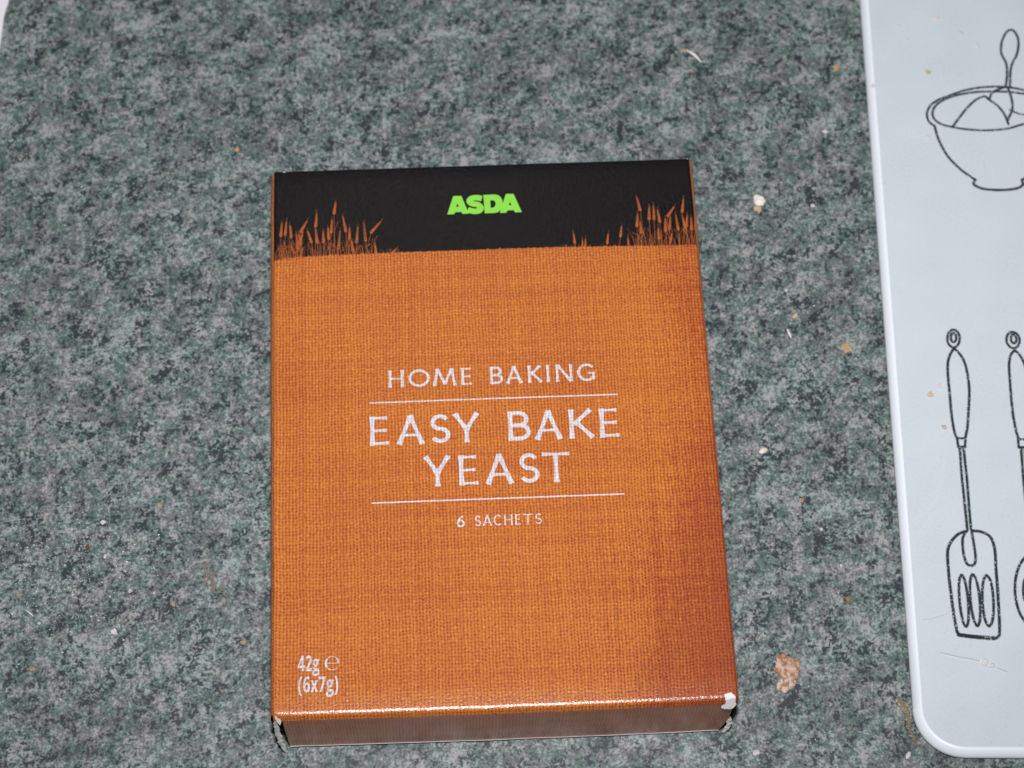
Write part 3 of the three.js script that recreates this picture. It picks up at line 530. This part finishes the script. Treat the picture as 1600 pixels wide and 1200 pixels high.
for (const [x, z, a, b] of [[-90.71, 41.39, 0.55, 0.45], [-66.96, 7.62, 0.5, 0.5], [-63.96, 28.9, 0.6, 0.4], [-50.14, 37.61, 0.55, 0.4], [-98.8, -75.2, 0.35, 0.35], [-94.2, 26, 0.4, 0.4], [-54, 47.5, 0.25, 0.25]])
  crumb('crumb', x, z, a, b, 0.3, x, ['#98836f', '#b09a86'], 'tiny orange crumb on the open worktop left bare beside the box', 'crumb', 'tiny orange crumbs on the open worktop');
for (const [x, z, a, b] of [[-78.19, 10.94, 0.75, 0.6], [-72.42, 25.87, 0.5, 0.6], [-75.28, 34.34, 0.7, 0.75], [-89.78, 32.03, 0.4, 0.4], [-77.43, 18.3, 0.65, 0.4], [64.66, 18.15, 0.45, 0.4], [67.79, 26.15, 0.5, 0.35], [75.07, -75.6, 0.85, 0.45], [47.51, 63.89, 0.8, 0.7], [76.45, 65.6, 1.0, 0.55], [62.9, -36.5, 0.4, 0.4], [70.5, -57, 0.5, 0.6]])
  crumb('flour_grain', x, z, a * 0.78, b * 0.78, 0.3, x, WHITE, 'small white grain of flour on the worktop', 'grain', 'white grains on the worktop');
function shred(pts, w, tones, label) {
  const c = new THREE.CatmullRomCurve3(pts.map(([x, y, z]) => new THREE.Vector3(x, y, z)));
  const g = gridSurface(lin(0, 1, 8), lin(0, 1, 16), (b, a) => { const p = c.getPoint(a), q = b * Math.PI * 2, k = w * (0.35 + 0.65 * Math.sin(Math.PI * clamp(a, 0.04, 0.96))); const d = c.getTangent(a); return [p.x - d.z * Math.cos(q) * k, p.y + Math.sin(q) * k * 0.6 + w * 0.6, p.z + d.x * Math.cos(q) * k]; });
  return tag(mesh('food_shred', g, new THREE.MeshStandardMaterial({ color: tones, roughness: 0.6 }), scene), label, 'shred', 'thin white shreds');
}
shred([[46.5, 0, -98.2], [47.6, 0.25, -97.3], [48.7, 0.2, -96.2], [49.6, 0, -94.9]], 0.32, '#e2d8d4', 'thin curved white shred on the worktop beyond the black band');
shred([[62.2, 0, -27.5], [62.5, 0.1, -26.4], [62.9, 0, -25.3]], 0.26, '#dcd5cc', 'short straight white shred below a small beige crumb');
shred([[-92.6, 0, 29.0], [-91.8, 0.05, 29.7], [-91.0, 0, 30.4]], 0.16, '#d6d4d4', 'tiny white shred on the pale floury patch');
// crumbs on the board (board coordinates: right, away)
const onBoard = (e, d) => { const ca = Math.cos(BOARD.a), sa = Math.sin(BOARD.a); return [BOARD.x + e * ca + d * sa, BOARD.z + e * sa - d * ca]; };
for (const [e, d, a, b, tones, label, cat] of [
  [13.58, 155.84, 0.5, 0.6, ['#aca078', '#bfb48f'], 'yellow crumb on the board beside the bowl drawing', 'crumb'],
  [8.13, 76.57, 0.55, 0.7, ['#c4b09a', '#cfbfae'], 'pale orange crumb on the board beside the spatula handle drawing', 'crumb'],
  [10.43, 69.18, 0.45, 0.5, ['#bba18c', '#c8b5a4'], 'small orange crumb on the board beside the spatula collar drawing', 'crumb'],
  [16.3, 170, 0.9, 0.4, ['#cfc8c8', '#dad3d3'], 'pinkish white smear of flour on the board beyond the bowl drawing', 'flour']])
  { const [x, z] = onBoard(e, d); crumb('board_crumb', x, z, a, b, 0.22, e, tones, label, cat, undefined, BOARD.t); }
for (const [e, d, a] of [[7.93, 167.7, 0.55], [21.4, 166.3, 0.6], [24.8, 162.9, 0.55], [12.3, 138.7, 0.65], [10.2, 78.6, 0.5], [14.5, 18.6, 0.8], [15.8, 18.0, 0.6], [1.3, 152, 0.5], [2.0, 127, 0.5], [9.7, 164.5, 0.3]])
  { const [x, z] = onBoard(e, d); crumb('flour_grain', x, z, a, a * 0.8, 0.2, e, ['#ccc9ca', '#d8d4d4'], 'small white grain of flour on the chopping board', 'grain', 'white grains on the chopping board', BOARD.t); }
// dried brown smears
{
  const path = new THREE.CatmullRomCurve3([[76.2, 54.7], [77.0, 56.4], [77.3, 59.2], [77.7, 61.6], [78.3, 63.5]].map(([x, z]) => new THREE.Vector3(x, 0, z))), dough = [];
  for (let i = 0; i < 34; i++) { const t = i / 33, p = path.getPoint(t), w = mix(0.75, 0.3, t); dough.push(lump(rr(0.5, 1) * w, rr(0.15, 0.3), rr(0.6, 1.1) * w, i * 1.3, 0.5, 3, ['#6f6350', '#8f8068']).translate((p.x + rr(-0.6, 0.5) * w) * MM, 0.00003, (p.z + rr(-0.2, 0.2)) * MM)); }
  tag(mesh('dough_smear', mergeGeometries(dough), new THREE.MeshStandardMaterial({ vertexColors: true, roughness: 0.4 }), scene), 'dried brown dough smear stuck along the rounded corner of the board', 'smear');
  const bits = [];
  for (let i = 0; i < 30; i++) { const t = i / 29, x = mix(-58.6, -54.6, t) + rr(-0.9, 0.9) + 0.6 * Math.sin(t * 9), z = mix(20.2, 27.4, t ** 0.9) + rr(-0.8, 0.8); bits.push(lump(rr(0.1, 0.34), 0.04, rr(0.1, 0.38), i, 0.6, 2, ['#6b5f52', '#86705c']).translate(x * MM, 0.00003, z * MM)); }
  tag(mesh('dried_stain', mergeGeometries(bits), crumbMat, scene), 'short trail of dried brown stain on the worktop beside the box', 'stain');
}
// dusting of flour: far too many grains to count
{
  const dust = (n, place, r0, r1) => {
    const parts = [], base = new THREE.OctahedronGeometry(1, 0);
    for (let i = 0; i < n; i++) { const [x, y, z] = place(), r = rr(r0, r1) * (rnd() < 0.1 ? 1.7 : 1); const g = base.clone(); g.rotateY(rr(0, 3)); g.scale(r * MM * rr(0.8, 1.5), r * 0.6 * MM, r * MM); g.translate(x * MM, (y + r * 0.55) * MM, z * MM); parts.push(g); }
    return mergeGeometries(parts);
  };
  const gauss = () => (rnd() + rnd() + rnd() - 1.5) / 1.5;
  const floor = () => { for (;;) { const k = rnd(); const p = k < 0.62 ? [-84 + gauss() * 26, 22 + gauss() * 26] : k < 0.8 ? [60 + gauss() * 18, rr(-60, 66)] : [rr(-104, 84), rr(-115, 68)]; if (Math.abs(p[0]) < 44.5 && Math.abs(p[1]) < 61 || p[0] > 75 && p[1] < 66) continue; if (p[0] < -101 && p[1] < -70) continue; return [p[0], 0, p[1]]; } };
  const mat = new THREE.MeshStandardMaterial({ color: 0xdcd9da, roughness: 0.7 });
  tag(mesh('flour_dust', dust(900, floor, 0.05, 0.13), mat, scene), 'fine white flour dust scattered over the speckled worktop', 'flour', null, 'stuff');
  tag(mesh('flour_dust', dust(260, () => { const [x, z] = onBoard(rr(3, 60), rr(4, 200)); return [x, BOARD.t, z]; }, 0.05, 0.12), mat, scene), 'fine white flour dust scattered over the printed chopping board', 'flour', null, 'stuff');
}

renderer.render(scene, camera);
